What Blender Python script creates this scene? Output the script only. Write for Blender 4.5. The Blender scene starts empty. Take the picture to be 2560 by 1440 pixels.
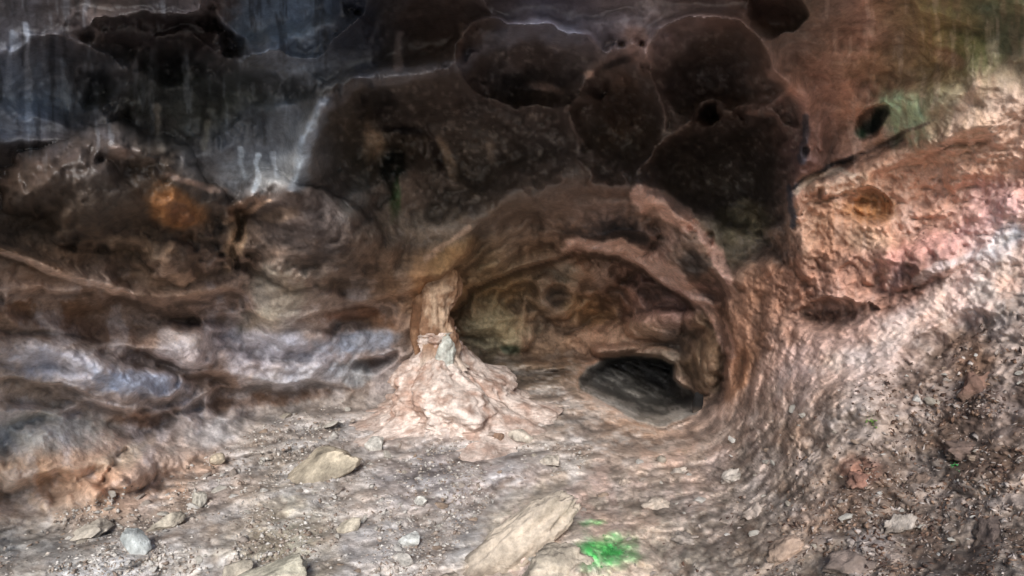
import bpy, bmesh, math, random
import numpy as np
random.seed(4); rng=np.random.RandomState(7)
S=bpy.context.scene; COLL=S.collection
F=1668.0; TH=math.radians(8); H=1.7
CT,ST=math.cos(TH),math.sin(TH)
# ---------------------------------------------------------------- noise
PERM=rng.permutation(4096).astype(np.int64)
RV=rng.rand(4096)*2-1
def _h(i,j,k):
    return RV[PERM[(PERM[(PERM[i&4095]+j)&4095]+k)&4095]]
def vnoise(x,y,z):
    xi=np.floor(x).astype(np.int64);yi=np.floor(y).astype(np.int64);zi=np.floor(z).astype(np.int64)
    fx=x-xi;fy=y-yi;fz=z-zi
    fx=fx*fx*fx*(fx*(fx*6-15)+10);fy=fy*fy*fy*(fy*(fy*6-15)+10);fz=fz*fz*fz*(fz*(fz*6-15)+10)
    r=0
    for a in (0,1):
        wa=fx if a else 1-fx
        for b in (0,1):
            wb=fy if b else 1-fy
            for c in (0,1):
                wc=fz if c else 1-fz
                r=r+wa*wb*wc*_h(xi+a,yi+b,zi+c)
    return r
def fbm(x,y,z,o=4,g=.5):
    r=0;a=1;t=0
    for i in range(o):
        r=r+a*vnoise(x+17.3*i,y-9.1*i,z+5.7*i);t+=a;a*=g;x=x*2.03;y=y*2.03;z=z*2.03
    return r/t*1.6
def sab(x,e=.06): return np.sqrt(x*x+e*e)-e
def ss(a,b,x):
    t=np.clip((x-a)/(b-a),0,1);return t*t*(3-2*t)
def lin(c):
    c=np.asarray(c,float)/255.;return np.where(c<.04045,c/12.92,((c+.055)/1.055)**2.4)
# ---------------------------------------------------------------- survey grid of the cave surface
STEP=4
xs=np.arange(-480,3041,STEP,dtype=float); ys=np.arange(-300,1861,STEP,dtype=float)
X,Y=np.meshgrid(xs,ys); NY,NX=X.shape
Z0=np.zeros_like(X)
W1=fbm(X/140,Y/140,Z0+3,4); W2=fbm(X/140,Y/140,Z0+31,4)
XW=X+20*W1; YW=Y+20*W2
XS=X+14*W1; YS=Y+14*W2
WB=.28*fbm(X/110,Y/110,Z0+44,4)
WC=fbm(X/52,Y/52,Z0+91,3)
def polysd(pts,x,y):
    d=np.full(x.shape,1e18);ins=np.zeros(x.shape,bool);n=len(pts)
    for i in range(n):
        ax,ay=pts[i];bx,by=pts[(i+1)%n];ex,ey=bx-ax,by-ay
        t=np.clip(((x-ax)*ex+(y-ay)*ey)/(ex*ex+ey*ey+1e-9),0,1)
        d=np.minimum(d,(x-ax-t*ex)**2+(y-ay-t*ey)**2)
        c=((ay>y)!=(by>y))
        with np.errstate(divide='ignore',invalid='ignore'):
            c&=(x<(bx-ax)*(y-ay)/((by-ay) if by!=ay else 1e-9)+ax)
        ins^=c
    return np.where(ins,1,-1)*np.sqrt(d)
def lined(pts,x,y):
    d=np.full(x.shape,1e18)
    for i in range(len(pts)-1):
        ax,ay=pts[i];bx,by=pts[i+1];ex,ey=bx-ax,by-ay
        t=np.clip(((x-ax)*ex+(y-ay)*ey)/(ex*ex+ey*ey+1e-9),0,1)
        d=np.minimum(d,(x-ax-t*ex)**2+(y-ay-t*ey)**2)
    return np.sqrt(d)
def ell(cx,cy,rx,ry,deg,x,y):
    a=math.radians(deg);c,s=math.cos(a),math.sin(a)
    u=(x-cx)*c+(y-cy)*s;v=-(x-cx)*s+(y-cy)*c
    return np.sqrt((u/rx)**2+(v/ry)**2)
def tps(P,x,y):
    P=np.array(P,float);px=P[:,0]/1000;py=P[:,1]/1000;n=len(P)
    def k(r2): return .5*r2*np.log(r2+1e-9)
    A=np.zeros((n+3,n+3));A[:n,:n]=k((px[:,None]-px)**2+(py[:,None]-py)**2)+np.eye(n)*.002
    A[:n,n]=1;A[:n,n+1]=px;A[:n,n+2]=py;A[n:,:n]=A[:n,n:].T
    w=np.linalg.solve(A,np.concatenate([P[:,2],[0,0,0]]))
    xx=x/1000;yy=y/1000
    r=w[n]+w[n+1]*xx+w[n+2]*yy
    for i in range(n): r=r+w[i]*k((xx-px[i])**2+(yy-py[i])**2)
    return r
shellP=[(-520,-400,2.0),(-520,400,2.2),(-520,1000,2.3),(-520,1700,2.5),(0,0,2.6),(0,330,3.0),(0,640,3.2),(0,900,3.4),(0,1150,3.5),(0,1300,3.5),(0,1440,3.5),
(300,0,2.7),(300,340,3.3),(300,700,3.8),(300,950,4.0),(300,1180,4.0),(300,1440,3.6),(300,-400,2.1),
(600,0,2.7),(600,350,3.6),(600,640,4.2),(600,850,4.6),(600,1050,4.9),(600,1200,4.6),(600,1440,3.6),
(900,0,2.9),(900,300,3.6),(900,640,4.4),(900,850,5.1),(960,930,5.5),(850,1050,5.4),(900,1200,4.8),
(1280,-400,2.1),(1280,0,2.9),(1280,300,3.9),(1280,500,4.6),(1150,620,4.9),(1200,1200,4.8),(1200,1440,3.5),(1400,1100,5.4),(1200,1800,3.0),
(1600,0,2.9),(1600,300,3.9),(1600,480,4.5),(1800,600,4.5),(1830,750,4.6),(1840,900,4.7),(1750,1045,4.95),(1560,1150,4.5),
(2000,0,2.8),(2000,300,3.6),(2000,500,3.9),(2000,800,3.9),(2300,0,2.7),(2300,400,3.3),(2300,700,3.25),(2300,-400,2.0),
(2560,0,2.5),(2560,400,2.9),(2560,700,2.8),(3080,-400,2.0),(3080,400,2.3),(3080,1000,2.1),(3080,1700,1.5),
(2000,1000,3.4),(2300,1000,2.85),(2560,1000,2.45),(2000,1200,2.95),(2300,1300,2.35),(2560,1440,1.85),(1700,1250,3.5),(1700,1440,2.75),(1400,1260,3.75),(1350,1440,2.95),(2000,1700,1.9)]
SH=tps(shellP,X,Y); SH0=SH.copy()
chamP=[(1100,600,5.5),(1140,850,6.7),(1300,700,6.4),(1450,600,5.9),(1500,700,6.6),(1650,700,6.2),(1600,850,7.0),(1800,760,5.7),(1820,950,5.3),(1700,880,6.4),(1400,900,7.3),(1000,900,6.5),(1900,900,5.3),(1500,1100,6.5),(1150,1100,6.5)]
CH=tps(chamP,X,Y)
V=(Y-720)/F;U=(X-1280)/F
FL=H/np.maximum(V*CT+ST,.05)
def rel(cx,cy,rx,ry,deg): return ell(cx,cy,rx,ry,deg,XW,YW)+WB
def bump(D,cx,cy,rx,ry,deg,a,p=1.0):
    r=rel(cx,cy,rx,ry,deg);return D+a*np.clip(1-r**2,0,1)**(.5*p)
def pocket(D,cx,cy,rx,ry,deg,a,top=.9,bot=3.):
    # scallop: crisp lip at its upper side, fading out below
    r=rel(cx,cy,rx,ry,deg);t=ss(-.7,.7,(YW-cy)/ry);p=top+(bot-top)*t
    q=np.clip(1-r**2,0,1)
    return D+a*q**(.5*p)-.12*abs(a)*np.exp(-((r-1.06)/.09)**2)*(1-t)
RECESS=[(750,475),(762,380),(790,300),(840,240),(930,192),(1050,180),(1150,168),(1210,115),(1320,72),(1430,90),(1500,150),(1600,160),(1650,110),(1740,80),(1840,70),(1905,110),(1925,190),(1990,250),(2022,330),(2012,420),(1990,480),(1985,560),(1975,690),(1880,670),(1800,640),(1720,545),(1620,480),(1500,455),(1400,455),(1300,495),(1200,560),(1060,640),(960,640),(890,570),(860,500)]
sR=polysd(RECESS,XS,YS)
SH=SH+.40*ss(-8,110,sR)
PK=[(1325,155,165,100,8,.46),(1545,305,118,155,5,.55),(1775,190,165,130,-10,.62),(1815,435,205,165,12,.80),(1840,600,110,85,20,.15),(1130,340,330,190,-10,.45),(900,430,130,160,10,.16)]
for c in PK[:4]:
    SH=pocket(SH,*c[:5],c[5],1.7,2.2)
    r_=rel(*c[:5]);SH=SH-.09*np.exp(-((r_-1.08)/.13)**2)
for c in PK[4:]: SH=pocket(SH,*c[:5],c[5],2,3)
for c in [(400,110,240,90,8,.30,1.3,3.2),(700,20,180,115,-12,.34,2,1.3),(150,210,210,120,5,.24,2,3),(480,250,260,140,5,.3,1.8,3),(1060,80,190,120,0,.2,2,3),(1925,30,90,72,5,.16,1.2,1.0),(650,1010,170,48,-6,.14,1.3,2.6),(930,905,80,24,-18,.14,1.2,2.2),(2190,310,54,22,-45,.18,1.1,1.4),(2165,525,95,44,4,.16,1.2,2.4),(2060,785,125,32,-4,.15,1.1,2.6),(360,1070,120,46,10,.12,1.4,2.6),(540,800,130,46,8,.12,1.6,3),(250,800,280,60,6,.16,1.4,3),(2180,700,100,60,-20,.1,1.5,3),(370,900,120,40,14,.12,1.2,2.6),(860,800,110,34,-8,.10,1.3,2.6),(120,1000,160,40,4,.12,1.3,2.6)]:
    SH=pocket(SH,*c)
for c in [(1500,90,150,70,-15,-.14,2.4),(1650,60,150,70,0,-.12,2.4),(280,500,350,160,12,-.50,1.7),(120,640,200,70,20,-.06,2),(760,580,185,120,15,-.44,1.6),(740,770,170,95,20,-.26,2),(440,690,190,80,10,-.18,2),
  (300,960,200,75,10,-.22,2.4),(450,870,200,60,12,-.20,2.4),(150,1150,260,120,-8,-.24,2.2),(800,880,150,55,-8,-.16,2),(1030,700,90,60,0,-.08,2),(450,1110,190,60,-20,-.18,2.2),(600,930,160,45,10,-.16,2.2),(720,950,150,45,-10,-.16,2.2),(150,880,220,50,6,-.16,2.2),(300,1210,200,55,-22,-.14,2.4),(620,1090,160,45,-18,-.12,2.4),
  (2120,610,170,200,0,-.16,2.4),(2300,650,150,70,-15,-.13,2),(2380,250,150,130,-30,-.12,2.2),(2250,120,180,120,0,.12,2.4),(2420,480,190,70,-28,.12,2.4),(2350,880,260,50,-30,.09,2),(2150,1000,200,50,-32,-.08,2),(1280,1315,235,66,-42,-.38,1.8),(1400,1370,150,110,0,-.16,2),(780,1150,200,60,-30,-.12,2.4),(700,1400,220,60,-10,-.10,2)]:
    SH=bump(SH,*c)
for pts,a,w in [([(0,620),(150,680),(330,740),(600,720)],-.10,18),([(0,345),(200,350),(420,420),(560,470),(640,520),(740,490)],-.08,22),([(250,60),(400,95),(540,128),(640,125),(760,90),(830,40),(860,-40)],-.16,36),
   ([(1990,470),(2060,440),(2140,395),(2260,350)],.10,12),([(2000,500),(2060,470),(2150,430),(2300,380),(2560,250)],-.07,26),([(1995,470),(2000,560),(2005,680)],-.12,22),([(600,540),(590,620),(600,670)],.10,12),
   ([(740,475),(765,370),(815,275),(900,205),(1050,172),(1160,158),(1220,100),(1330,62),(1430,80)],-.20,40),([(1640,150),(1740,70),(1850,62),(1915,110),(1938,190),(2000,250),(2030,330),(2018,420)],-.15,34)]:
    SH=SH+a*np.exp(-(lined(pts,XS,YS)/w)**2)
O1=[(1045,740),(1062,675),(1150,603),(1240,548),(1330,498),(1420,464),(1520,470),(1600,495),(1680,555),(1760,640),(1808,720),(1822,790),(1836,880),(1815,960),(1770,1022),(1705,1058),(1640,1082),(1500,1120),(1150,1120),(1060,1000),(1040,850)]
O2=[(1050,800),(1135,770),(1180,705),(1300,665),(1400,645),(1450,612),(1540,645),(1640,690),(1720,745),(1785,812),(1815,870),(1850,930),(1815,990),(1770,1040),(1650,1100),(1500,1130),(1150,1130),(1040,1000)]
TN=[(1440,940),(1470,907),(1530,887),(1600,884),(1660,894),(1692,905),(1690,945),(1712,966),(1752,982),(1768,1004),(1750,1038),(1680,1062),(1600,1052),(1520,1012),(1450,968)]
XA=X+30*W1+14*WC;YA=Y+30*W2
s1=polysd(O1,XA,YA);s2=polysd(O2,XS+8*WC,YS);s3=polysd(TN,X+12*W1+7*WC,Y+12*W2)
L2=SH0+.40-.34*ss(1540,1680,X)*ss(780,640,Y)
for c in [(1500,545,180,110,12,-.55,1.4),(1730,650,90,120,-35,-.10,2),(1240,620,160,60,-25,-.26,2)]: L2=bump(L2,*c)
L2=pocket(L2,1560,612,110,36,8,.24,1.2,2.4)
for c in [(1240,820,110,90,20,-.3,2),(1650,770,125,85,15,-.46,1.6),(1500,700,70,60,0,-.24,2),(1560,830,150,50,-8,-.4,1.6),(1770,870,72,115,8,-.6,1.6),(1350,860,130,45,12,-.24,2),(1440,660,70,35,20,-.24,2),(1620,880,120,26,6,-.3,1.5),(1390,735,85,58,10,-.3,1.6)]: CH=bump(CH,*c)
for c in [(1400,735,46,30,0,.22,1.3,2),(1500,795,66,55,0,.2,1.2,2.4),(1300,740,60,46,0,.2,1.3,2.4),(1660,745,70,30,10,.15,1.2,2.4),(1230,760,60,40,-20,.15,1.3,2.4),(1560,700,50,30,20,.14,1.3,2.4),(1330,820,60,36,10,.12,1.3,2.4)]: CH=pocket(CH,*c)
CH=CH-.12*np.exp(-((s3+16)/18)**2)*ss(960,920,Y)
TU=7.0+(X-1440)/330*1.3-(Y-960)*.009-.2*sab(fbm(X/150+Y/60,Y/26-X/50,Z0+2,4))-.1*fbm(X/50,Y/50,Z0+4,3)
tsoft=18+60*ss(940,1030,Y)+30*ss(1560,1460,X)
D=np.minimum(CH,FL+.04)
D=D+(TU-D)*ss(0,1,(s3+4)/tsoft)
D2=L2+(D-L2)*ss(-5,10+70*ss(1000,1060,Y),s2)
soft=30+60*ss(1750,1550,X)*ss(750,650,Y)+90*ss(960,1040,Y)
D=SH+(D2-SH)*ss(0,1,(s1+8+50*ss(960,1040,Y))/soft)
# root of the arch drawn down on to the dripstone column
rt=ell(1088,630,110,62,-22,XS,YS);D=D+(4.80-D)*ss(1.35,.45,rt)
isfl=(FL<D)&(s3<0)
k=.12+.45*ss(1050,800,X)+.2*ss(1500,1650,X);h=np.clip(.5+.5*(FL-D)/k,0,1)
D=np.where(s3>-2,D,(FL*(1-h)+D*h)-k*h*(1-h)*.8*ss(-2,-30,s3))
SCREE=[(1480,1140),(1650,1085),(1780,1045),(1860,965),(1925,850),(2080,830),(2250,770),(2400,640),(2560,500),(3090,250),(3090,1910),(900,1910),(1110,1440),(1230,1275),(1400,1195)]
sS=polysd(SCREE,XW,YW)
screeW=ss(-30,120,sS)*ss(850,1150,Y+.35*(X-1700))
fw=ss(-10,70,sS)
def blur(A,r):
    P=np.pad(A,r,mode='edge');c=np.cumsum(np.cumsum(P,0),1);c=np.pad(c,((1,0),(1,0)))
    k=2*r+1;return (c[k:,k:]-c[:-k,k:]-c[k:,:-k]+c[:-k,:-k])/(k*k)
floorW=np.clip(blur(isfl*1.0,9),0,1)
wx=U*D; wy=D*CT-V*D*ST; wz=H-D*ST-V*D*CT
# relief
n=fbm(wx*1.7,wy*1.7,wz*1.7,3)
b1=sab(vnoise(wx*4+5,wy*4,wz*4)); b2=sab(vnoise(wx*9+1,wy*9,wz*9)); b3=sab(vnoise(wx*20,wy*20+4,wz*20)); b4=np.abs(fbm(wx*42,wy*42,wz*42,2))
lay=sab(fbm(wx*1.1+n*.4+3,wy*1.1,(wz+.40*wx)*2.8+n*.8,2,.4),.2)
leftW=ss(1100,900,X)*ss(600,760,Y)*(1-floorW)
rightW=ss(1780,1950,X)*(1-screeW)*ss(380,520,Y+.35*(X-2000))
wallamp=(1-floorW)*(1-screeW)
ceilW=ss(140,-60,Y-500-60*W1)*(1-ss(1900,2100,X+60*W2))
wall=-(.08*n)+.10*b1*(1-.7*leftW)-.045*b2*(1-.5*leftW)-.02*b3*(1-.5*leftW)-.008*b4
wall=wall*(1-.6*ceilW)+leftW*.12*lay
sc0=sab(fbm(wx*4+7,wy*4,wz*4,2));sc1=fbm(wx*5,wy*5,wz*5,3);sc2=sab(fbm(wx*13+2,wy*10,wz*13,3));sc3=np.abs(fbm(wx*34,wy*28,wz*34,2))
wall=wall-rightW*(.07*sc0+.05*sc2+.022*sc3)
gr=math.radians(28)
fu=wx*math.cos(gr)+wy*math.sin(gr);fv=-wx*math.sin(gr)+wy*math.cos(gr)
fl1=fbm(fu*1.6,fv*2.6,wz*3,3);fl2=sab(fbm(fu*5,fv*7,wz*9,3));fl3=np.abs(fbm(fu*18,fv*22,wz*20,2))
floor=-.15*fl1-.08*fl2-.026*fl3
scree=-.06*sc1-.07*sc0-.06*sc2-.03*sc3
disp=wall*wallamp+floor*floorW*(1-screeW)+scree*screeW
far=np.clip(D/4.5,.5,1.2)
tunW=ss(-2,10,s3)
D=D+disp*far*(1-.5*tunW)
wx=U*D; wy=D*CT-V*D*ST; wz=H-D*ST-V*D*CT
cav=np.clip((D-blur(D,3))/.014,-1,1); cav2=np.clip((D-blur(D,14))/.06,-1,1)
# ---------------------------------------------------------------- rock colours, with some light and shade painted in
G="""55,52,55 62,52,48 40,36,38 70,60,58 80,90,104 30,32,38 45,36,32 50,42,42 60,55,62 88,78,80 88,74,72 65,48,42 70,58,50 130,98,82 112,97,62 82,80,56
84,92,104 50,52,55 50,46,44 35,37,35 60,62,66 50,45,40 48,42,38 52,44,40 65,56,52 60,45,36 62,52,50 70,52,44 125,92,78 130,96,80 115,108,82 155,130,112
50,38,32 55,48,48 75,66,58 75,75,78 105,108,112 70,65,58 60,50,42 55,47,42 55,47,44 55,42,36 45,36,32 48,36,32 70,50,48 132,100,82 152,119,98 168,134,114
50,38,28 58,45,33 80,58,38 95,78,65 70,56,48 75,64,56 95,82,70 85,72,60 85,68,56 80,62,52 110,88,76 85,76,60 140,107,88 150,112,86 165,128,112 172,140,130
95,68,48 95,72,56 105,82,66 110,88,75 115,98,85 95,78,65 125,90,60 120,98,68 120,100,80 115,92,78 110,80,72 140,107,88 140,100,80 150,112,96 165,134,122 158,147,144
125,110,100 130,118,112 140,122,112 125,110,105 150,142,142 135,125,122 150,125,108 112,94,74 122,98,78 110,84,68 95,85,75 130,92,70 166,138,125 162,142,134 157,140,132 122,102,90
150,135,122 145,128,118 140,128,122 140,125,115 150,138,128 150,138,128 175,155,140 165,145,130 160,145,132 150,130,115 150,125,108 157,134,122 155,138,128 132,117,107 112,94,84 97,80,72
155,130,108 150,120,100 160,135,118 165,148,135 170,158,142 165,155,148 155,145,140 155,145,142 155,142,134 148,132,120 140,125,115 132,119,109 130,113,101 120,100,88 115,100,90 105,90,80
140,135,128 160,152,142 162,152,142 165,155,140 170,162,140 165,156,148 160,150,142 150,138,126 165,152,140 150,142,128 140,130,120 130,118,108 125,110,98 110,98,90 105,92,84 95,85,78"""
TAB=np.array([[[float(q) for q in c.split(',')] for c in r.split()] for r in G.split('\n')])
gx=np.clip((XW+15*W2-80)/160,0,14.999);gy=np.clip((YW-80)/160,0,7.999)
ix=gx.astype(int);iy=gy.astype(int);fx=(gx-ix)[...,None];fy=(gy-iy)[...,None]
C=(TAB[iy,ix]*(1-fx)+TAB[iy,ix+1]*fx)*(1-fy)+(TAB[iy+1,ix]*(1-fx)+TAB[iy+1,ix+1]*fx)*fy
N1=fbm(X/60,Y/60,Z0+8,5,.6);N2=fbm(X/24,Y/24,Z0+18,4,.65)
NV=fbm(X/18+.5*W1,Y/110,Z0+28,4,.6)
NS=fbm(fu*3,fv*7,wz*6,5,.65)
NB=fbm(wx*8,wy*6,wz*8+4,5,.6)
def blend(w,c):
    global C
    C=C*(1-w[...,None])+np.array(c,float)*w[...,None]
def blob(x,y,rx,ry,deg,c,s=1,soft=.45,nz=.4):
    r=ell(x,y,rx,ry,deg,XS,YS)+nz*N1+.25*N2
    blend(s*ss(1+soft,1-soft,r),c)
def stroke(pts,w,c,s=1,nz=.5):
    d=lined(pts,XS,YS)/w+nz*N1+.3*N2
    blend(s*ss(1.3,.5,d),c)
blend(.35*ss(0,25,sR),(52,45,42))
BL=[(400,75,170,45,8,(28,22,22),.9),(480,190,240,60,5,(26,26,28),.7),(500,240,200,80,0,(38,42,38),.5),(705,35,120,60,-12,(100,114,130),.8),(880,60,60,110,0,(28,30,38),.7),(60,220,90,120,0,(84,92,104),.6),
(1100,60,120,80,0,(42,32,28),.6),(640,430,90,60,-10,(110,116,122),.5),(700,460,70,26,-20,(142,145,147),.5),(640,330,90,90,0,(52,54,60),.6),(300,500,290,130,12,(45,36,29),.7),(440,535,70,44,20,(122,78,38),.85),(455,545,30,22,20,(78,48,28),.7),(330,620,70,20,10,(140,115,92),.6),(450,700,110,30,12,(140,112,90),.7),
(590,600,22,70,5,(185,155,125),.9),(620,520,60,18,-20,(150,115,90),.8),(300,395,40,18,0,(110,88,76),.7),(500,465,60,10,8,(140,112,95),.7),(760,560,140,80,15,(58,48,44),.7),(700,545,40,14,-10,(120,98,80),.6),(700,640,50,16,5,(120,98,82),.5),
(935,250,42,42,0,(12,10,12),.95),(930,355,26,42,5,(150,126,104),.85),(1000,325,50,10,12,(14,12,14),.8),(968,430,28,45,-10,(10,12,10),.95),(985,500,12,50,0,(30,60,25),.6),(1078,385,14,52,-12,(22,16,14),.9),(1105,400,14,50,-14,(128,108,90),.7),(1225,390,14,28,8,(122,105,92),.6),(1370,214,48,14,12,(160,128,110),.9),(1465,180,14,12,0,(180,145,125),.9),(1530,160,60,10,-25,(20,18,20),.8),(1590,115,40,50,-30,(135,104,92),.5),  # the near-black blobs paint the darkness of hollows into the ceiling
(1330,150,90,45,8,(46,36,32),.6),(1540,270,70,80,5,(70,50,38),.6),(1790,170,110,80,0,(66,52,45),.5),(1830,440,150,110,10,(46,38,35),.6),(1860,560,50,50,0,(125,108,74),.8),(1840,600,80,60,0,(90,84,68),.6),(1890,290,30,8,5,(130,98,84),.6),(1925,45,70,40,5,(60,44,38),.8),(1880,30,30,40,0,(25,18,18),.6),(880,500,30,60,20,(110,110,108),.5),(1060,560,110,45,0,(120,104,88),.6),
(1500,520,110,45,10,(88,70,60),.6),(1530,590,105,36,8,(26,21,20),.95),(1240,560,60,24,-25,(75,62,52),.6),(1720,650,70,40,40,(96,78,64),.7),(1745,665,30,30,0,(40,35,32),.7),(1390,735,70,45,0,(110,92,76),.6),(1400,740,26,20,0,(54,44,36),.8),(1420,680,40,30,0,(150,140,126),.7),(1230,820,80,70,0,(130,122,96),.7),(1300,760,40,30,0,(100,84,68),.6),(1490,780,60,40,0,(156,126,90),.6),(1520,740,26,36,0,(80,62,50),.7),(1660,765,80,50,15,(112,86,76),.8),(1640,730,60,18,10,(58,46,42),.6),(1765,880,56,100,8,(84,67,50),.85),(1560,830,100,24,-8,(164,134,112),.7),(1620,860,70,10,8,(130,105,86),.5),(1400,900,60,40,0,(120,98,78),.6),(1270,875,22,12,0,(45,70,50),.6),(1330,930,110,30,16,(128,110,90),.6),  # the near-black blob paints shade on the underside of the inner arch
(1120,640,60,28,-30,(116,88,56),.7),(1050,690,30,60,0,(124,90,58),.5),(2270,285,60,60,-20,(138,158,124),.85),(2190,312,42,17,-45,(14,24,20),1),(2155,338,18,16,0,(28,56,36),.8),(2170,525,75,30,4,(156,106,62),.8),(2180,600,60,30,0,(172,142,116),.5),(2430,120,60,50,0,(92,94,54),.6),(2360,130,40,20,20,(155,108,90),.5),(2500,60,70,60,0,(62,64,46),.6),(2250,160,140,60,0,(120,94,66),.4),(2300,640,110,50,-10,(182,134,124),.75),(2290,690,90,36,-20,(105,78,72),.8),(2240,740,80,30,-30,(120,82,64),.6),(2480,520,110,60,-30,(200,156,150),.7),(2520,600,60,30,-30,(160,166,174),.5),(2060,785,90,14,-4,(78,54,42),.9),(2120,450,50,16,0,(190,164,142),.6),(2100,480,80,20,5,(186,158,132),.5),(2020,560,26,90,0,(162,128,104),.6),(1880,760,36,120,8,(150,110,86),.6),(1860,920,26,90,20,(152,108,78),.7),(2010,900,80,50,-30,(196,166,156),.6),(2200,880,160,40,-33,(188,168,162),.5),
(150,910,140,36,8,(168,168,178),.7),(340,950,110,30,12,(148,160,182),.7),(450,850,80,24,10,(190,178,172),.7),(700,860,140,30,8,(168,166,174),.7),(900,850,100,24,-4,(158,167,182),.75),(650,1005,150,18,-6,(96,68,50),.7),(540,960,60,36,20,(112,86,68),.6),(370,900,90,26,14,(98,72,56),.6),(250,820,160,24,8,(94,66,48),.6),(120,770,120,18,5,(114,80,54),.5),(930,905,50,12,-18,(56,42,36),.8),(880,930,60,26,-10,(135,145,152),.6),(880,785,90,14,-6,(94,66,50),.7),(960,800,50,26,10,(124,84,56),.6),(690,730,60,60,0,(140,132,118),.6),(640,800,60,30,0,(150,140,122),.5),(120,1080,160,50,-4,(170,168,160),.7),(340,1045,70,18,10,(114,78,54),.6),(180,1180,150,40,-14,(172,136,108),.55),(440,1200,110,40,-28,(178,142,116),.55),(320,1130,80,24,-20,(190,174,150),.5),(740,950,120,30,-8,(168,168,173),.6),(560,1080,120,30,-14,(174,168,162),.5),
(1280,1315,200,50,-42,(196,182,164),.9),(1400,1370,130,90,0,(180,166,148),.7),(1210,1270,120,10,-45,(110,90,74),.5),(1525,1372,64,56,0,(108,165,105),.65),(1520,1365,42,46,30,(52,165,70),.9),(1500,1303,36,10,0,(75,165,85),.85),(2330,960,140,50,-30,(105,84,72),.6),(2430,900,70,60,0,(110,82,66),.5),(2150,1180,50,30,0,(132,86,70),.6),(2440,1010,60,60,-30,(80,63,56),.6),(2040,1300,70,40,0,(145,118,102),.6),(1850,1350,100,40,0,(110,97,88),.5),(2300,1400,160,60,0,(98,87,80),.5),(1300,1070,120,30,0,(150,138,128),.4),(1560,1050,110,20,20,(140,112,92),.5)]
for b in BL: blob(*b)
for st in [([(1595,490),(1650,505),(1720,560)],28,(200,160,142),.95),([(1720,560),(1790,640),(1822,700)],15,(192,152,134),.9),([(1440,612),(1530,615),(1620,655),(1700,702)],27,(214,176,156),.95),([(1700,702),(1765,755),(1805,820),(1830,885)],17,(208,168,148),.95),([(1060,640),(1130,600),(1180,570)],7,(160,130,108),.6),([(0,630),(150,690),(250,725),(330,745)],9,(190,160,140),.7),
 ([(745,470),(765,370),(820,268)],18,(112,122,134),.55),([(820,268),(900,202),(1050,172),(1160,158)],20,(78,78,86),.4),([(1160,158),(1220,100),(1330,62),(1430,80)],28,(78,82,94),.45),([(560,560),(600,540),(680,510)],6,(160,130,105),.7),([(395,260),(400,330),(410,370)],12,(120,110,98),.7),([(510,310),(512,370)],8,(100,95,85),.6),([(60,60),(60,170),(70,290)],10,(140,146,156),.6),([(150,150),(160,260)],8,(110,118,128),.5),([(20,80),(10,200)],8,(124,130,140),.5),([(650,390),(655,450),(640,480)],8,(190,200,210),.75),([(600,370),(620,440)],8,(150,158,165),.55),([(690,380),(700,440)],7,(150,156,164),.5),([(990,80),(980,160)],12,(95,82,78),.6),([(1150,60),(1140,140)],8,(90,74,66),.5),([(2440,200),(2380,360),(2340,440)],14,(185,154,134),.5),([(2200,420),(2560,380)],14,(178,146,124),.4),([(1995,470),(2060,425),(2130,392)],6,(22,24,30),.8),([(2130,395),(2230,355),(2330,300)],6,(60,46,40),.6),([(2000,480),(2040,445),(2100,425),(2130,440)],8,(200,178,156),.7),([(1985,470),(1982,560)],8,(34,40,50),.7),([(2012,300),(2016,400)],10,(30,34,44),.6),([(1925,880),(1880,960),(1800,1035)],14,(196,166,150),.5),([(2290,700),(2420,650),(2560,590)],12,(172,172,174),.5),([(2050,930),(2300,800),(2560,640)],26,(186,168,162),.45)]:  # the bluish strokes along the recess edge paint a lit rim
    stroke(*st)
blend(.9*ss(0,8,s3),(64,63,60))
w=ss(.1,.5,fbm(X/90+Y/40,Y/18-X/40,Z0+12,3))*ss(0,8,s3)*.5;blend(w,(104,100,94))
w=ss(.3,.7,NV)*ss(480,340,Y+.1*X)*ss(900,600,X)*.32;blend(w,(116,121,128))
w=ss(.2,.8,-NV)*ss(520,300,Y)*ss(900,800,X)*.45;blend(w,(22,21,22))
w=ss(.15,.7,NV)*ss(1980,2100,X)*ss(950,700,Y)*.3;blend(w,(190,166,152))
w=ss(.15,.7,-NV)*ss(1980,2100,X)*ss(950,700,Y)*.3;blend(w,(116,90,74))
w=ss(.5,.8,fbm(X/9,Y/9,Z0+50,2))*ss(0,30,sR)*.4;blend(w,(110,100,92))
# pale stone and dark plant debris on the right bank, pale dust on the floor
deb=ss(1650,2450,X+1.2*(Y-950))*ss(850,1050,Y+.3*(X-2000))
w=fw*ss(-.1,.5,NB+.4*NS)*(.5-.1*deb);blend(w,(208,188,178))
w=fw*ss(-.2,.5,N1)*(1-deb)*.45;blend(w,(204,166,154))
w=fw*ss(.1,.5,-NB+.2*N1)*(.08+.42*deb);blend(w,(82,62,50))
w=fw*ss(.12,.0,sc2)*(.08+.25*deb);blend(w,(74,56,46))
w=floorW*(1-fw)*ss(-.25,.4,.6*NS+.8*NB)*.55;blend(w,(200,194,188))
w=floorW*(1-fw)*ss(.1,.6,-NS-.3*N1)*.3;blend(w,(136,120,108))
w=floorW*(1-fw)*ss(.08,.0,fl2)*.35;blend(w,(108,92,80))
w=leftW*ss(.0,.5,N1+.4*n)*.25;blend(w,(176,176,184))
A=lin(C)
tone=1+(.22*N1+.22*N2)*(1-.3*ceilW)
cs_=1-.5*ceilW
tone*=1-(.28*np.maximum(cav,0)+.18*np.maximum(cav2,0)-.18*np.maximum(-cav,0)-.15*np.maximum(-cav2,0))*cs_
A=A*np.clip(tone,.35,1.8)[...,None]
hue=fbm(X/90,Y/90,Z0+70,4,.6)
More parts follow.
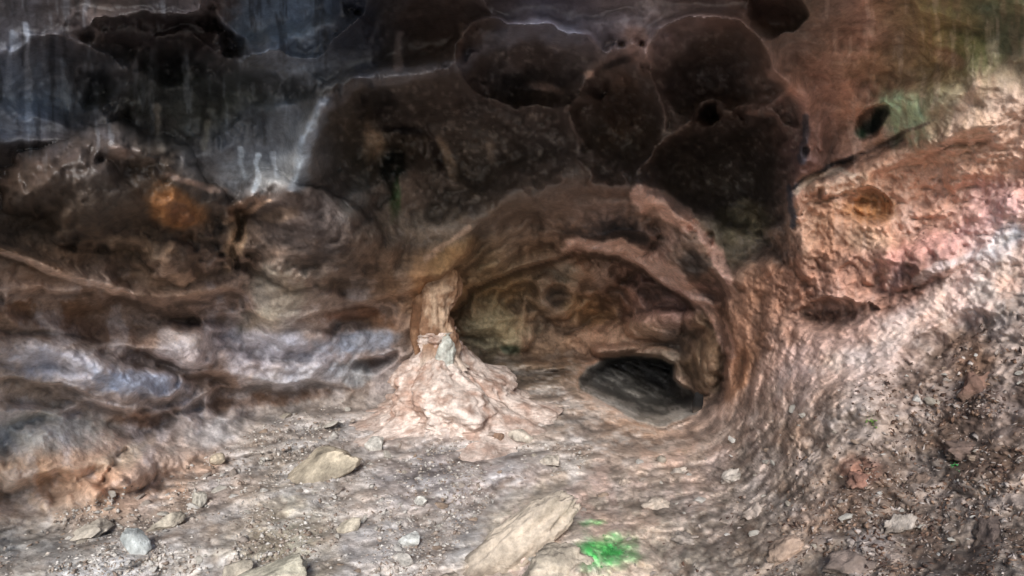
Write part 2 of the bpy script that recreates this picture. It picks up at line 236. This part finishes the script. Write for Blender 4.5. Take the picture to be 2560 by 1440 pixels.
A[...,0]*=.98+.06*hue;A[...,2]*=1.04-.08*hue
A[...,2]*=1-.05*fw
inpk=np.zeros_like(X)
for c in PK[:4]: inpk=np.maximum(inpk,ss(1.15,.6,rel(*c[:5])))
GAIN=1+(.55*ss(-10,60,s1)+1.15*ss(0,30,s2)*ss(-10,30,s1))*(1-floorW)*(1-.4*ss(1690,1740,X)*ss(1850,1830,X))*(1-.7*ss(1.6,.8,rt))+1.35*ss(760,400,Y)*(1-.35*ss(1950,2050,X))+1.0*inpk+.45*fw*(1-.40*deb)+.18*floorW*(1-fw)+.80*leftW+.3*rightW  # brightens rock colour by region, in place of light missing under ceiling and arch
GAIN=GAIN+1.2*tunW  # tunnel colour raised as well to stand in for light
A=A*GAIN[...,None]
lum=(A@np.array([.3,.55,.15]))[...,None];sat=(.96-.20*inpk-.08*ceilW)[...,None]
A=lum*(1-sat)+A*sat
mxc=A.max(-1);A=A*np.where(mxc>.62,(.62+.25*(1-np.exp(-(mxc-.62))))/np.maximum(mxc,1e-6),1)[...,None]
A=np.maximum(A,.004)
# ---------------------------------------------------------------- materials
def rock_mat(name,rough=.9):
    m=bpy.data.materials.new(name);m.use_nodes=True;nt=m.node_tree;N=nt.nodes;L=nt.links
    bs=N['Principled BSDF'];bs.inputs['Specular IOR Level'].default_value=.45
    tc=N.new('ShaderNodeTexCoord');co=tc.outputs['Object']
    def noise(sc,det,ro):
        n=N.new('ShaderNodeTexNoise');n.inputs['Scale'].default_value=sc;n.inputs['Detail'].default_value=det;n.inputs['Roughness'].default_value=ro
        L.new(co,n.inputs['Vector']);return n.outputs['Fac']
    def mr(s,a,b,c,d):
        n=N.new('ShaderNodeMapRange');L.new(s,n.inputs[0])
        for i,v in enumerate((a,b,c,d)): n.inputs[i+1].default_value=v
        return n.outputs[0]
    def attr(a):
        n=N.new('ShaderNodeAttribute');n.attribute_name=a;return n
    col=attr('Col').outputs['Color']; wt=attr('wt').outputs['Color']
    sep=N.new('ShaderNodeSeparateColor');L.new(wt,sep.inputs[0]);cW=sep.outputs[2]
    n2=noise(30,5,.75)
    t=mr(n2,.3,.7,.68,1.32)
    mx=N.new('ShaderNodeVectorMath');mx.operation='SCALE';L.new(col,mx.inputs[0]);L.new(t,mx.inputs['Scale'])
    L.new(mx.outputs[0],bs.inputs['Base Color'])
    b=N.new('ShaderNodeBump');b.inputs['Distance'].default_value=.03
    L.new(mr(cW,0,1,.6,.32),b.inputs['Strength'])
    L.new(n2,b.inputs['Height']);L.new(b.outputs[0],bs.inputs['Normal'])
    L.new(mr(cW,0,1,rough,.36),bs.inputs['Roughness'])
    return m
ROCK=rock_mat('cave_rock')
idx=np.arange(NX*NY).reshape(NY,NX)
Q=np.stack([idx[:-1,:-1],idx[1:,:-1],idx[1:,1:],idx[:-1,1:]],-1).reshape(-1,4)
PTS=np.stack([wx,wy,wz],-1).reshape(-1,3)
gxv=np.gradient(np.stack([wx,wy,wz],-1),axis=1);gyv=np.gradient(np.stack([wx,wy,wz],-1),axis=0)
NRM=np.cross(gyv,gxv).reshape(-1,3);NRM/=np.linalg.norm(NRM,axis=1)[:,None]+1e-12
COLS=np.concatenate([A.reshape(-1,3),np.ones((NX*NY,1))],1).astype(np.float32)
WT=np.stack([floorW*(1-screeW),screeW,ceilW,np.ones_like(X)],-1).reshape(-1,4).astype(np.float32)
R=np.zeros_like(X,int)
leftceil=polysd([(-600,-500),(-600,340),(0,345),(200,350),(420,420),(560,470),(640,520),(740,490),(860,500),(960,640),(1060,640),(1420,458),(1620,480),(1800,640),(1980,690),(1985,480),(2012,400),(2022,330),(1925,190),(1905,110),(1840,-20),(1840,-500)],XS,YS)
R[:]=2
R[leftceil>0]=1
R[(leftceil<=0)&(X>1780)]=3
R[isfl&(s1<0)]=4
R[(sS>0)]=5
for i,c in enumerate(PK[:4]): R[(rel(*c[:5])<1)&(leftceil>0)]=10+i
R[(rel(400,110,240,90,8)<1)]=14
R[(rel(700,20,180,115,-12)<1)]=15
R[(rel(2190,310,54,22,-45)<1)]=20
R[(rel(2165,525,95,44,4)<1)]=21
R[(rel(280,500,350,160,12)<1)&(leftceil<0)]=30
R[(rel(760,580,185,120,15)<1)&(leftceil<0)]=31
R[(s1>=0)]=6
R[(s1>=0)&(s2>0)]=7
R[(s1>=0)&(s2>0)&isfl]=4
band1=(lined([(1595,490),(1650,505),(1720,560),(1790,640),(1822,700)],XS,YS)<20)&(s1>-18)&(s2<0)
band2=(lined([(1440,612),(1530,615),(1620,655),(1700,702),(1765,755),(1805,820),(1830,885)],XS,YS)<22)&(s2<3)&(s1>=0)
R[band1]=40;R[band2]=41
R[(rel(1770,870,72,115,8)<1)&(s1>=0)&(s2>0)&(s3<0)]=22
R[(s1>=0)&(s3>0)]=8
RF=R[:-1,:-1].reshape(-1)
def submesh(name,ids,parent=None,props=None):
    f=Q[np.isin(RF,ids)]
    if not len(f): return None
    u,inv=np.unique(f,return_inverse=True);inv=inv.reshape(-1)
    me=bpy.data.meshes.new(name)
    me.vertices.add(len(u));me.vertices.foreach_set('co',PTS[u].astype(np.float32).ravel())
    nf=len(f);me.loops.add(nf*4);me.loops.foreach_set('vertex_index',inv.astype(np.int32))
    me.polygons.add(nf);me.polygons.foreach_set('loop_start',np.arange(0,nf*4,4,dtype=np.int32));me.polygons.foreach_set('loop_total',np.full(nf,4,np.int32))
    me.update(calc_edges=True)
    me.polygons.foreach_set('use_smooth',np.ones(nf,bool))
    a=me.color_attributes.new('Col','FLOAT_COLOR','POINT');a.data.foreach_set('color',COLS[u].ravel())
    a=me.color_attributes.new('wt','FLOAT_COLOR','POINT');a.data.foreach_set('color',WT[u].ravel())
    me.normals_split_custom_set_from_vertices(NRM[u])
    me.materials.append(ROCK)
    o=bpy.data.objects.new(name,me);COLL.objects.link(o);o.parent=parent
    for k_,v_ in (props or {}).items(): o[k_]=v_
    return o
SK={'kind':'structure'}
ceil=submesh('cave_ceiling',[1],None,SK)
for i in (10,11,12,13,14,15): submesh('ceiling_pocket',[i],ceil)
lw=submesh('left_wall',[2],None,SK)
submesh('rock_bulge',[30],lw,{'label':'dark bulge with an orange mineral stain'});submesh('rock_bulge',[31],lw)
rw=submesh('right_wall',[3],None,SK)
submesh('wall_hole',[20],rw);submesh('orange_hollow',[21],rw)
submesh('cave_floor',[4],None,SK)
submesh('scree_slope',[5],None,SK)
submesh('chamber_wall',[7],None,SK)
submesh('tunnel_wall',[8],None,SK)
arch=submesh('rock_arch',[6],None,{'label':'brown natural rock arch with pink mineral bands over the inner chamber','category':'rock arch'})
submesh('mineral_band',[40],arch);submesh('mineral_band',[41],arch)
submesh('hanging_rock',[22],None,{'label':'dark brown rock lobe hanging at the right of the tunnel mouth','category':'rock'})
def look(px,py):
    i=int(round((py-ys[0])/STEP));j=int(round((px-xs[0])/STEP));return i,j
def at(px,py):
    i,j=look(px,py)
    return np.array([wx[i,j],wy[i,j],wz[i,j]]),D[i,j]
def meshobj(name,verts,faces,cols=None,wt=(0,0,0,1),parent=None,mat=ROCK,smooth=True):
    me=bpy.data.meshes.new(name);me.from_pydata([tuple(v) for v in verts],[],[tuple(f) for f in faces]);me.update()
    me.polygons.foreach_set('use_smooth',np.full(len(me.polygons),smooth))
    if cols is not None:
        a=me.color_attributes.new('Col','FLOAT_COLOR','POINT');a.data.foreach_set('color',np.concatenate([cols,np.ones((len(verts),1))],1).astype(np.float32).ravel())
        a=me.color_attributes.new('wt','FLOAT_COLOR','POINT');a.data.foreach_set('color',np.tile(np.array(wt,np.float32),len(verts)))
    me.materials.append(mat)
    o=bpy.data.objects.new(name,me);COLL.objects.link(o);o.parent=parent;return o
# ---- dripstone column
base=np.array([(1100-1280)/F*5.15,5.05,0.0])
col=bpy.data.objects.new('dripstone_column',None);COLL.objects.link(col);col.location=base
col['label']='pale dripstone column rising from a flared white flowstone mound to the arch';col['category']='dripstone column'
def zpix(py,yw=5.05):
    v=(py-720)/F
    d=yw/(CT-v*ST);return H-d*ST-v*d*CT
def lathe(name,prof,cfun,flute,seed,nseg=160,nr=110,parent=col,off=lambda t:(0,0),warp=.0,sm=9,big=0):
    zs=np.array([p[0] for p in prof]);rs=np.array([p[1] for p in prof])
    t=np.linspace(0,1,nr);zz=np.interp(t,np.linspace(0,1,len(zs)),zs);rr=np.interp(t,np.linspace(0,1,len(rs)),rs)
    k_=np.ones(sm)/sm;rr=np.convolve(np.pad(rr,sm//2,'edge'),k_,'valid');zz[1:-1]=np.convolve(np.pad(zz,sm//2,'edge'),k_,'valid')[1:-1]
    ang=np.linspace(0,2*math.pi,nseg,endpoint=False)
    T,AN=np.meshgrid(t,ang,indexing='ij');RR=np.repeat(rr[:,None],nseg,1);ZZ=np.repeat(zz[:,None],nseg,1)
    cx,cy=np.cos(AN),np.sin(AN)
    fl=sab(vnoise(cx*1.6+seed,cy*1.6,ZZ*1.2),.1)*1.2+.4*sab(vnoise(cx*4+seed,cy*4,ZZ*3),.1)
    RR=RR*(1+flute*(fl*1.6-.5))
    xx=RR*cx;yy=RR*cy
    nz=fbm(xx*5+seed,yy*5,ZZ*5,3,.5);RR=RR+warp*nz*1.3+warp*.3*np.abs(fbm(xx*20,yy*20,ZZ*18,3))+big*fbm(cx*.9+seed,cy*.9,ZZ*3,2)*np.minimum(RR,.3)
    ox,oy=off(T)
    xx=RR*cx+ox;yy=RR*cy+oy
    v=np.stack([xx,yy,ZZ],-1).reshape(-1,3)
    n1=fbm(xx*7+9,yy*7,ZZ*6,5,.6);n2=fbm(xx*25+9,yy*25,ZZ*22,3,.6)
    cols=cfun(T,AN,n1,n2,fl).reshape(-1,3)
    fs=[]
    for i in range(nr-1):
        for j in range(nseg):
            a=i*nseg+j;b=i*nseg+(j+1)%nseg;fs.append((a,b,b+nseg,a+nseg))
    return meshobj(name,v,fs,cols,parent=parent)
def mixc(a,b,w): return lin(a)*(1-w[...,None])+lin(b)*w[...,None]
def cm(T,AN,n1,n2,fl):
    c=mixc((184,158,144),(224,208,198),ss(-.5,.4,n1+.4*n2+.3*(T-.4)))
    w=ss(.10,.0,fl)*.4;c=c*(1-w[...,None])+lin((145,110,92))*w[...,None]
    w=ss(.2,.6,-n1)*.4;c=c*(1-w[...,None])+lin((186,148,130))*w[...,None]
    w=ss(.35,.0,T)*.7;c=c*(1-w[...,None])+lin((182,170,162))*w[...,None]
    return c*(1+.22*n2[...,None])*.95
zt=zpix(868)
lathe('flowstone_mound',[(-.16,1.2),(-.05,.90),(.02,.68),(.10,.52),(.2,.43),(.29,.36),(.37,.28),(.45,.205),(zt,.165),(zt+.07,.15),(zt+.14,.10)],cm,.22,3.3,260,170,warp=.085,off=lambda T:(-.0+.05*np.sin(T*7),0*T),sm=11,big=.6)
def cs(T,AN,n1,n2,fl):
    c=mixc((156,120,94),(206,178,152),ss(-.3,.5,n1+.3*n2))
    w=ss(.14,.0,fl)*.6;c=c*(1-w[...,None])+lin((110,76,52))*w[...,None]
    w=ss(.5,.9,T)*.8;c=c*(1-w[...,None])+lin((136,102,70))*w[...,None]
    w=ss(.3,.0,T)*.95;c=c*(1-w[...,None])+lin((206,190,178))*w[...,None]
    return c*(1+.2*n2[...,None])*.9
zs_=zpix(880);zt2=zpix(690)
lathe('column_shaft',[(zs_-.12,.23),(zs_-.02,.185),(zs_+.08,.155),(zs_+.2,.155),(zs_+.33,.145),(zt2-.12,.125),(zt2-.02,.14),(zt2+.06,.17),(zt2+.12,.20)],cs,.24,8.1,120,110,warp=.034,off=lambda T:(-.0-.04*T,.0-.0*T),big=.26)
def lathe2(name,prof,loc,seed,c1,c2,w,nseg=64,nr=50):
    o=lathe(name,prof,lambda T,AN,n1,n2,fl:mixc(c1,c2,ss(-.3,.4,n1))*(1+.2*n2[...,None]),.15,seed,nseg,nr,warp=w,sm=5);o.location=loc;return o
lathe2('column_rib',[(0,.05),(.1,.065),(.25,.06),(.4,.055),(.62,.05)],(-.155,.0,zs_-.02),5.5,(120,86,62),(160,124,96),.015)
lathe2('calcite_knob',[(-.04,.05),(.03,.085),(.10,.085),(.17,.07),(.22,.045),(.245,.004)],(.075,-.12,zpix(910,4.9)-.02),2.2,(190,192,184),(216,216,208),.05)
def stone_mesh(seed,sub,nplane=9,rough=.05):
    r=np.random.RandomState(seed);bm=bmesh.new();bmesh.ops.create_icosphere(bm,subdivisions=sub,radius=1)
    v=np.array([x.co[:] for x in bm.verts]);f=[[q.index for q in x.verts] for x in bm.faces];bm.free()
    for i in range(nplane):
        n_=r.randn(3);n_/=np.linalg.norm(n_);d=r.uniform(.42,.8);s=v@n_;v=v-np.outer(np.maximum(s-d,0)*.95,n_)
    o=seed*3.7
    dn=fbm(v[:,0]*2+o,v[:,1]*2,v[:,2]*2,4,.6);v=v*(1+rough*2.6*dn)[:,None]
    m=np.abs(v).max(0);v=v/m
    return v,f
def stone(name,px,py,w,h,col,label,cat='stone',seed=None,depthf=.8,rot=0,sub=4,npl=9,group=None,sink=.25,rough=.05):
    seed=seed or int(px*7+py);v,f=stone_mesh(seed,sub,npl,rough)
    p,d=at(px,py+h*.5)
    sx=w/2*d/F;sz=h/2*d/F
    a=math.radians(rot)
    v=v*np.array([sx,sx*depthf,sz*1.12])
    x=v[:,0]*math.cos(a)+v[:,2]*math.sin(a);z=-v[:,0]*math.sin(a)+v[:,2]*math.cos(a);v=np.stack([x,v[:,1],z],1)
    n1=fbm(v[:,0]/sx*2+seed,v[:,1]/sx*2,v[:,2]/sx*2,5,.65)
    c=lin(col)*(.92+.6*n1)[:,None]
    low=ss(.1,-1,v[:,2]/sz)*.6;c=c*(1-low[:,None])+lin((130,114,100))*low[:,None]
    o=meshobj(name,v,f,c,wt=(.25,0,0,1));o.location=(p[0],p[1]+.0,p[2]+sz*(1-sink*1.6))
    o['label']=label;o['category']=cat
    if group:o['group']=group
    return o
stone('boulder',800,1130,200,110,(192,180,160),'largest pale tan boulder with a sloping flat top, left of the mound foot','boulder',rot=-28,sink=.46,sub=5,npl=14,rough=.06)
stone('stone',945,1098,60,50,(202,198,190),'white angular block between the tan boulder and the dripstone mound',rot=-15)
stone('stone',345,1345,82,72,(180,184,182),'bluish white rounded stone alone at the lower left corner of the floor')
stone('stone',500,1243,44,44,(190,184,172),'small upright pale stone below the orange foot of the left wall')
stone('slab',700,1395,250,100,(190,183,164),'large yellowish flat slab at the bottom edge of the floor','slab',rot=-12,depthf=.7,sub=5,rough=.08,npl=12,sink=.5)
stone('slab',585,1405,110,60,(180,170,154),'tan slab leaning against the yellowish flat slab','slab',rot=-18,sink=.5,rough=.08)
stone('stone',1027,1340,64,38,(200,200,194),'white flat stone in the middle of the near floor')
stone('stone',1052,1248,36,30,(200,196,188),'small white stone midway between the mound and the near edge')
stone('stone',545,1142,40,34,(184,170,150),'small buff stone at the foot of the left wall')
stone('stone',875,1300,70,46,(188,178,160),'flat buff stone on the floor straight below the tan boulder',rot=-12,sink=.4)
stone('stone',1010,1388,60,36,(178,172,164),'grey flat stone just below the white flat stone',sink=.4)
stone('slab',420,1292,100,44,(184,174,158),'thin pale slab above the bluish rounded stone','slab',rot=-18,sink=.45,rough=.08)
stone('slab',235,1312,110,36,(174,166,154),'thin greyish slab at the left edge of the floor','slab',rot=-14,sink=.45,rough=.08)
stone('stone',1305,1082,70,38,(200,190,176),'jagged whitish stone at the right foot of the dripstone mound',rot=20)
stone('stone',1375,1150,60,30,(195,185,172),'broken white stone on the path toward the tunnel')
stone('stone',1250,1085,36,28,(140,114,96),'brown stone beside the jagged whitish stone')
stone('boulder',1265,1325,500,120,(188,174,157),'long pale smooth boulder forming a ridge at the edge of the scree','boulder',seed=31,rot=-42,depthf=.24,sub=5,npl=0,rough=.10,sink=.66)
stone('boulder',1405,1370,200,120,(178,166,149),'low cream boulder left of the green weed','boulder',rot=-10,depthf=.8,sub=5,npl=4,rough=.09,sink=.62)
stone('boulder',1110,1450,140,80,(170,156,141),'brownish pale boulder at the bottom end of the ridge','boulder',rot=-45,depthf=.6,sub=5,npl=6,sink=.6)
stone('stone',1745,1000,26,60,(22,20,20),'narrow black stone standing in the tunnel mouth',sink=.3)
for px,py,w,h,c,l in [(1700,1165,60,30,(190,178,166),'pale chip lying highest on the scree near the tunnel'),(1825,1180,70,32,(192,182,172),'pale flat rock on the scree below the right wall'),(2150,1175,80,50,(138,102,88),'rusty red rock in the middle of the scree'),(1975,1345,130,70,(168,145,128),'tan lumpy rock low on the scree right of the green weed'),(2250,1285,90,44,(168,157,147),'pale blocky rock on the right scree'),(2440,930,130,80,(125,97,84),'reddish brown crag high on the right scree'),(2400,1100,100,56,(110,92,83),'dark brown rock below the reddish crag'),(1640,1240,80,36,(186,172,158),'buff rock near the top of the long pale ridge boulder'),(1720,1330,90,46,(160,148,138),'grey rock right above the green weed'),(2120,1390,130,60,(130,115,106),'dull brown rock at the bottom right of the scree'),(2300,1180,80,40,(118,100,88),'brown chunk between the rusty rock and the right edge'),(1880,1260,80,40,(168,154,144),'grey buff rock in the centre of the near scree'),(2480,1300,120,60,(105,91,84),'dark rock at the lower right edge of the frame'),(1560,1190,60,26,(188,172,158),'low pale rock where floor and scree meet'),(2040,1130,60,34,(164,148,138),'small grey rock above the rusty red rock')]:
    stone('rock',px,py,w,h,c,l,'rock',rot=random.uniform(-40,0),sub=4,rough=.18,sink=.66,npl=8)
tem=[]
for s in range(10):
    v,f=stone_mesh(100+s,3,10,.09);c0=[(190,184,174),(180,170,156),(165,153,143),(198,193,186),(162,142,125)][s%5]
    n1=fbm(v[:,0]*2,v[:,1]*2+s,v[:,2]*2,3)
    me=meshobj('pebble',v*np.array([1,.85,.62]),f,lin(c0)*(.95+.3*n1)[:,None],wt=(.2,0,0,1));tem.append(me)
cnt=0
FLREG=[(120,1290),(480,1160),(700,1040),(860,1000),(930,1100),(1300,1100),(1500,1110),(1450,1170),(1250,1230),(1080,1440),(0,1440),(0,1380)]
SCREG=[(1500,1160),(1800,1080),(2000,1000),(2560,850),(2560,1440),(1300,1440),(1400,1250)]
for reg,nn,gname,lab,szr in [(FLREG,170,'small stones scattered over the cave floor','small loose stone among many on the pale cave floor',(4,15)),
       (SCREG,110,'loose stones on the scree slope','loose rough stone among many on the brown scree slope',(6,15))]:
    poly=np.array(reg,float);k_=0
    while k_<nn:
        px=random.uniform(poly[:,0].min(),poly[:,0].max());py=random.uniform(poly[:,1].min(),poly[:,1].max())
        if polysd(reg,np.array([px]),np.array([py]))[0]<0: continue
        s=random.uniform(*szr)*random.choice([.6,.7,.8,1,1.5]);p,d=at(px,py)
        o=tem[cnt] if cnt<10 else random.choice(tem).copy()
        if cnt>=10: COLL.objects.link(o)
        cnt+=1;k_+=1
        q=s*d/F;o.location=(p[0],p[1],p[2]+q*.04);o.scale=(q,q*random.uniform(.6,1),q*random.uniform(.5,1));o.rotation_euler=(random.uniform(-.4,.4),random.uniform(-.4,.4),random.uniform(0,6.28))
        o.name='loose_stone';o['label']=lab;o['category']='stone';o['group']=gname
# ---- uncountable litter and grit
NG=NRM.reshape(NY,NX,3)
def litter(name,reg,n,size,cols,flat,tilt,label,cat,dens=None):
    r=np.random.RandomState(len(name));poly=np.array(reg,float)
    px=r.uniform(poly[:,0].min(),poly[:,0].max(),n*3);py=r.uniform(poly[:,1].min(),poly[:,1].max(),n*3)
    ok=polysd(reg,px,py)>0
    cl=fbm(px/90,py/90,px*0+5,3)
    ok&=(r.rand(n*3)<np.clip(.5+1.2*cl,.05,1))
    if dens is not None: ok&=(r.rand(n*3)<dens(px,py))
    px=px[ok][:n];py=py[ok][:n];n=len(px)
    i=np.round((py-ys[0])/STEP).astype(int);j=np.round((px-xs[0])/STEP).astype(int)
    P=np.stack([wx[i,j],wy[i,j],wz[i,j]],-1);N_=NG[i,j]+tilt*r.randn(n,3);N_/=np.linalg.norm(N_,axis=1)[:,None]
    T_=np.cross(N_,r.randn(n,3));T_/=np.linalg.norm(T_,axis=1)[:,None];B_=np.cross(N_,T_)
    a=(r.uniform(size[0],size[1],n)**1.0)*r.choice([.6,.8,1,1.6],n);a=a[:,None]*.001*(.6+.4*D[i,j][:,None]/3)
    jit=lambda:r.uniform(.6,1.3,(n,1))
    vs=np.stack([P+T_*a*jit(),P+B_*a*.6*jit(),P-T_*a*jit(),P-B_*a*.6*jit(),P+N_*a*flat*jit()+T_*a*.2*r.randn(n,1),P-N_*a*flat],1).reshape(-1,3)
    b=np.arange(n)*6
    F_=np.concatenate([np.stack([b+q[0],b+q[1],b+q[2]],-1) for q in [(0,1,4),(1,2,4),(2,3,4),(3,0,4),(1,0,5),(2,1,5),(3,2,5),(0,3,5)]])
    cc=lin(np.array(cols))[r.randint(len(cols),size=n)]*r.uniform(.75,1.25,(n,1))
    o=meshobj(name,vs.tolist(),F_.tolist(),np.repeat(cc,6,0),wt=(0,0,0,1),smooth=True)
    o['kind']='stuff';o['label']=label;o['category']=cat
litter('leaf_litter',[(1450,1440),(1600,1300),(1900,1120),(2100,980),(2560,760),(2700,760),(2700,1600),(1450,1600)],7500,(6,14),[(116,90,74),(92,68,56),(140,114,96),(160,142,130),(178,166,158),(78,60,52),(150,138,130)],.12,.35,'brown and grey leaf litter and crumbs covering the right bank','leaf litter',lambda x,y:.04+.96*ss(1950,2500,x+.9*(y-1000)))
litter('grit',FLREG+[],6000,(5,13),[(190,184,176),(174,164,154),(200,195,188),(156,142,130),(138,122,110)],.45,.25,'pale grit and stone crumbs spread over the cave floor','grit')
def leafmat(name,c):
    m=bpy.data.materials.new(name);m.use_nodes=True;nt=m.node_tree;b=nt.nodes['Principled BSDF'];n=nt.nodes.new('ShaderNodeTexNoise');n.inputs['Scale'].default_value=30
    r=nt.nodes.new('ShaderNodeValToRGB');r.color_ramp.elements[0].color=(c[0]*.5,c[1]*.6,c[2]*.5,1);r.color_ramp.elements[1].color=(c[0]*1.5,c[1]*1.4,c[2]*1.5,1)
    r.color_ramp.elements[0].position=.35;r.color_ramp.elements[1].position=.65
    nt.links.new(n.outputs['Fac'],r.inputs[0]);nt.links.new(r.outputs[0],b.inputs['Base Color']);b.inputs['Roughness'].default_value=.6;return m
LM=leafmat('leaf_green',(.07,.32,.09));LM2=leafmat('sprig_green',(.16,.30,.06))
def weed(name,spots,n,size,mat,label):
    p0,d0=at(*spots[0][:2]);vs=[];fs=[]
    for i in range(n):
        sx,sy,sr=random.choice(spots);a=random.uniform(0,6.28);rr=abs(random.gauss(0,.5))*sr
        p,d=at(sx+rr*math.cos(a),sy+rr*math.sin(a)*.7);p=p-p0+np.array([0,-.001,random.uniform(-.004,.0)])
        az=random.uniform(0,6.28);tl=random.uniform(-.1,.1);L_=size*random.uniform(.5,1.5)
        dr=np.array([math.cos(az)*math.cos(tl),math.sin(az)*math.cos(tl),math.sin(tl)]);sd=np.array([-math.sin(az),math.cos(az),0])*L_*.3
        b_=len(vs);up=np.array([0,0,.15*L_])
        vs+=[p,p+dr*L_*.35+sd+up,p+dr*L_*.75+sd*.7+up,p+dr*L_,p+dr*L_*.75-sd*.7+up,p+dr*L_*.35-sd+up,p+dr*L_*.5]
        fs+=[(b_,b_+1,b_+6),(b_+1,b_+2,b_+6),(b_+2,b_+3,b_+6),(b_+3,b_+4,b_+6),(b_+4,b_+5,b_+6),(b_+5,b_,b_+6)]
    o=meshobj(name,vs,fs,None,mat=mat);o.location=p0;o['label']=label;o['category']='plant';return o
weed('green_weed',[(1515,1350,34),(1505,1385,32),(1535,1370,32)],220,.010,LM,'bright green low weed growing flat on the scree beside the cream boulder')
weed('green_sprig',[(2180,1055,14)],26,.014,LM2,'tiny yellow green sprig on the upper right scree')
weed('green_sprig',[(2390,1165,20)],24,.012,LM,'small pale green sprig near the right edge of the scree')
gm=bpy.data.materials.new('outer_ground');gm.use_nodes=True;nt=gm.node_tree;b=nt.nodes['Principled BSDF'];nz=nt.nodes.new('ShaderNodeTexNoise');nz.inputs['Scale'].default_value=3;nz.inputs['Detail'].default_value=5
rp=nt.nodes.new('ShaderNodeValToRGB');rp.color_ramp.elements[0].color=(.30,.26,.22,1);rp.color_ramp.elements[1].color=(.50,.46,.42,1);nt.links.new(nz.outputs['Fac'],rp.inputs[0]);nt.links.new(rp.outputs[0],b.inputs['Base Color']);b.inputs['Roughness'].default_value=.95
g=meshobj('ground',[(-60,-60,-.12),(60,-60,-.12),(60,2.4,-.12),(-60,2.4,-.12),(60,3.0,-2.5),(-60,3.0,-2.5),(60,60,-2.5),(-60,60,-2.5)],[(0,1,2,3),(3,2,4,5),(5,4,6,7)],None,mat=gm,smooth=False);g['kind']='structure'
cd=bpy.data.cameras.new('camera');cam=bpy.data.objects.new('camera',cd);COLL.objects.link(cam)
cd.lens=18/math.tan(math.atan(1280/F));cd.sensor_width=36;cd.clip_end=500;cd.clip_start=.02
cam.location=(0,0,H);cam.rotation_euler=(math.radians(82),0,0);S.camera=cam
wd=bpy.data.worlds.new("World");S.world=wd;wd.use_nodes=True;nt=wd.node_tree
sky=nt.nodes.new('ShaderNodeTexSky');sky.sky_type='NISHITA';sky.sun_disc=False
el,az=math.radians(36),math.radians(186)
sky.sun_elevation=el;sky.sun_rotation=az
nt.links.new(sky.outputs[0],nt.nodes['Background'].inputs[0]);nt.nodes['Background'].inputs[1].default_value=.15
sd=bpy.data.lights.new('sun','SUN');sd.energy=4.3;sd.angle=math.radians(25);sd.color=(1,.965,.92)
so=bpy.data.objects.new('sun',sd);COLL.objects.link(so)
from mathutils import Vector
dirv=Vector((math.sin(az)*math.cos(el),math.cos(az)*math.cos(el),math.sin(el)))
so.rotation_euler=dirv.to_track_quat('Z','Y').to_euler()
S.view_settings.view_transform='Standard';S.view_settings.look='None';S.view_settings.exposure=0
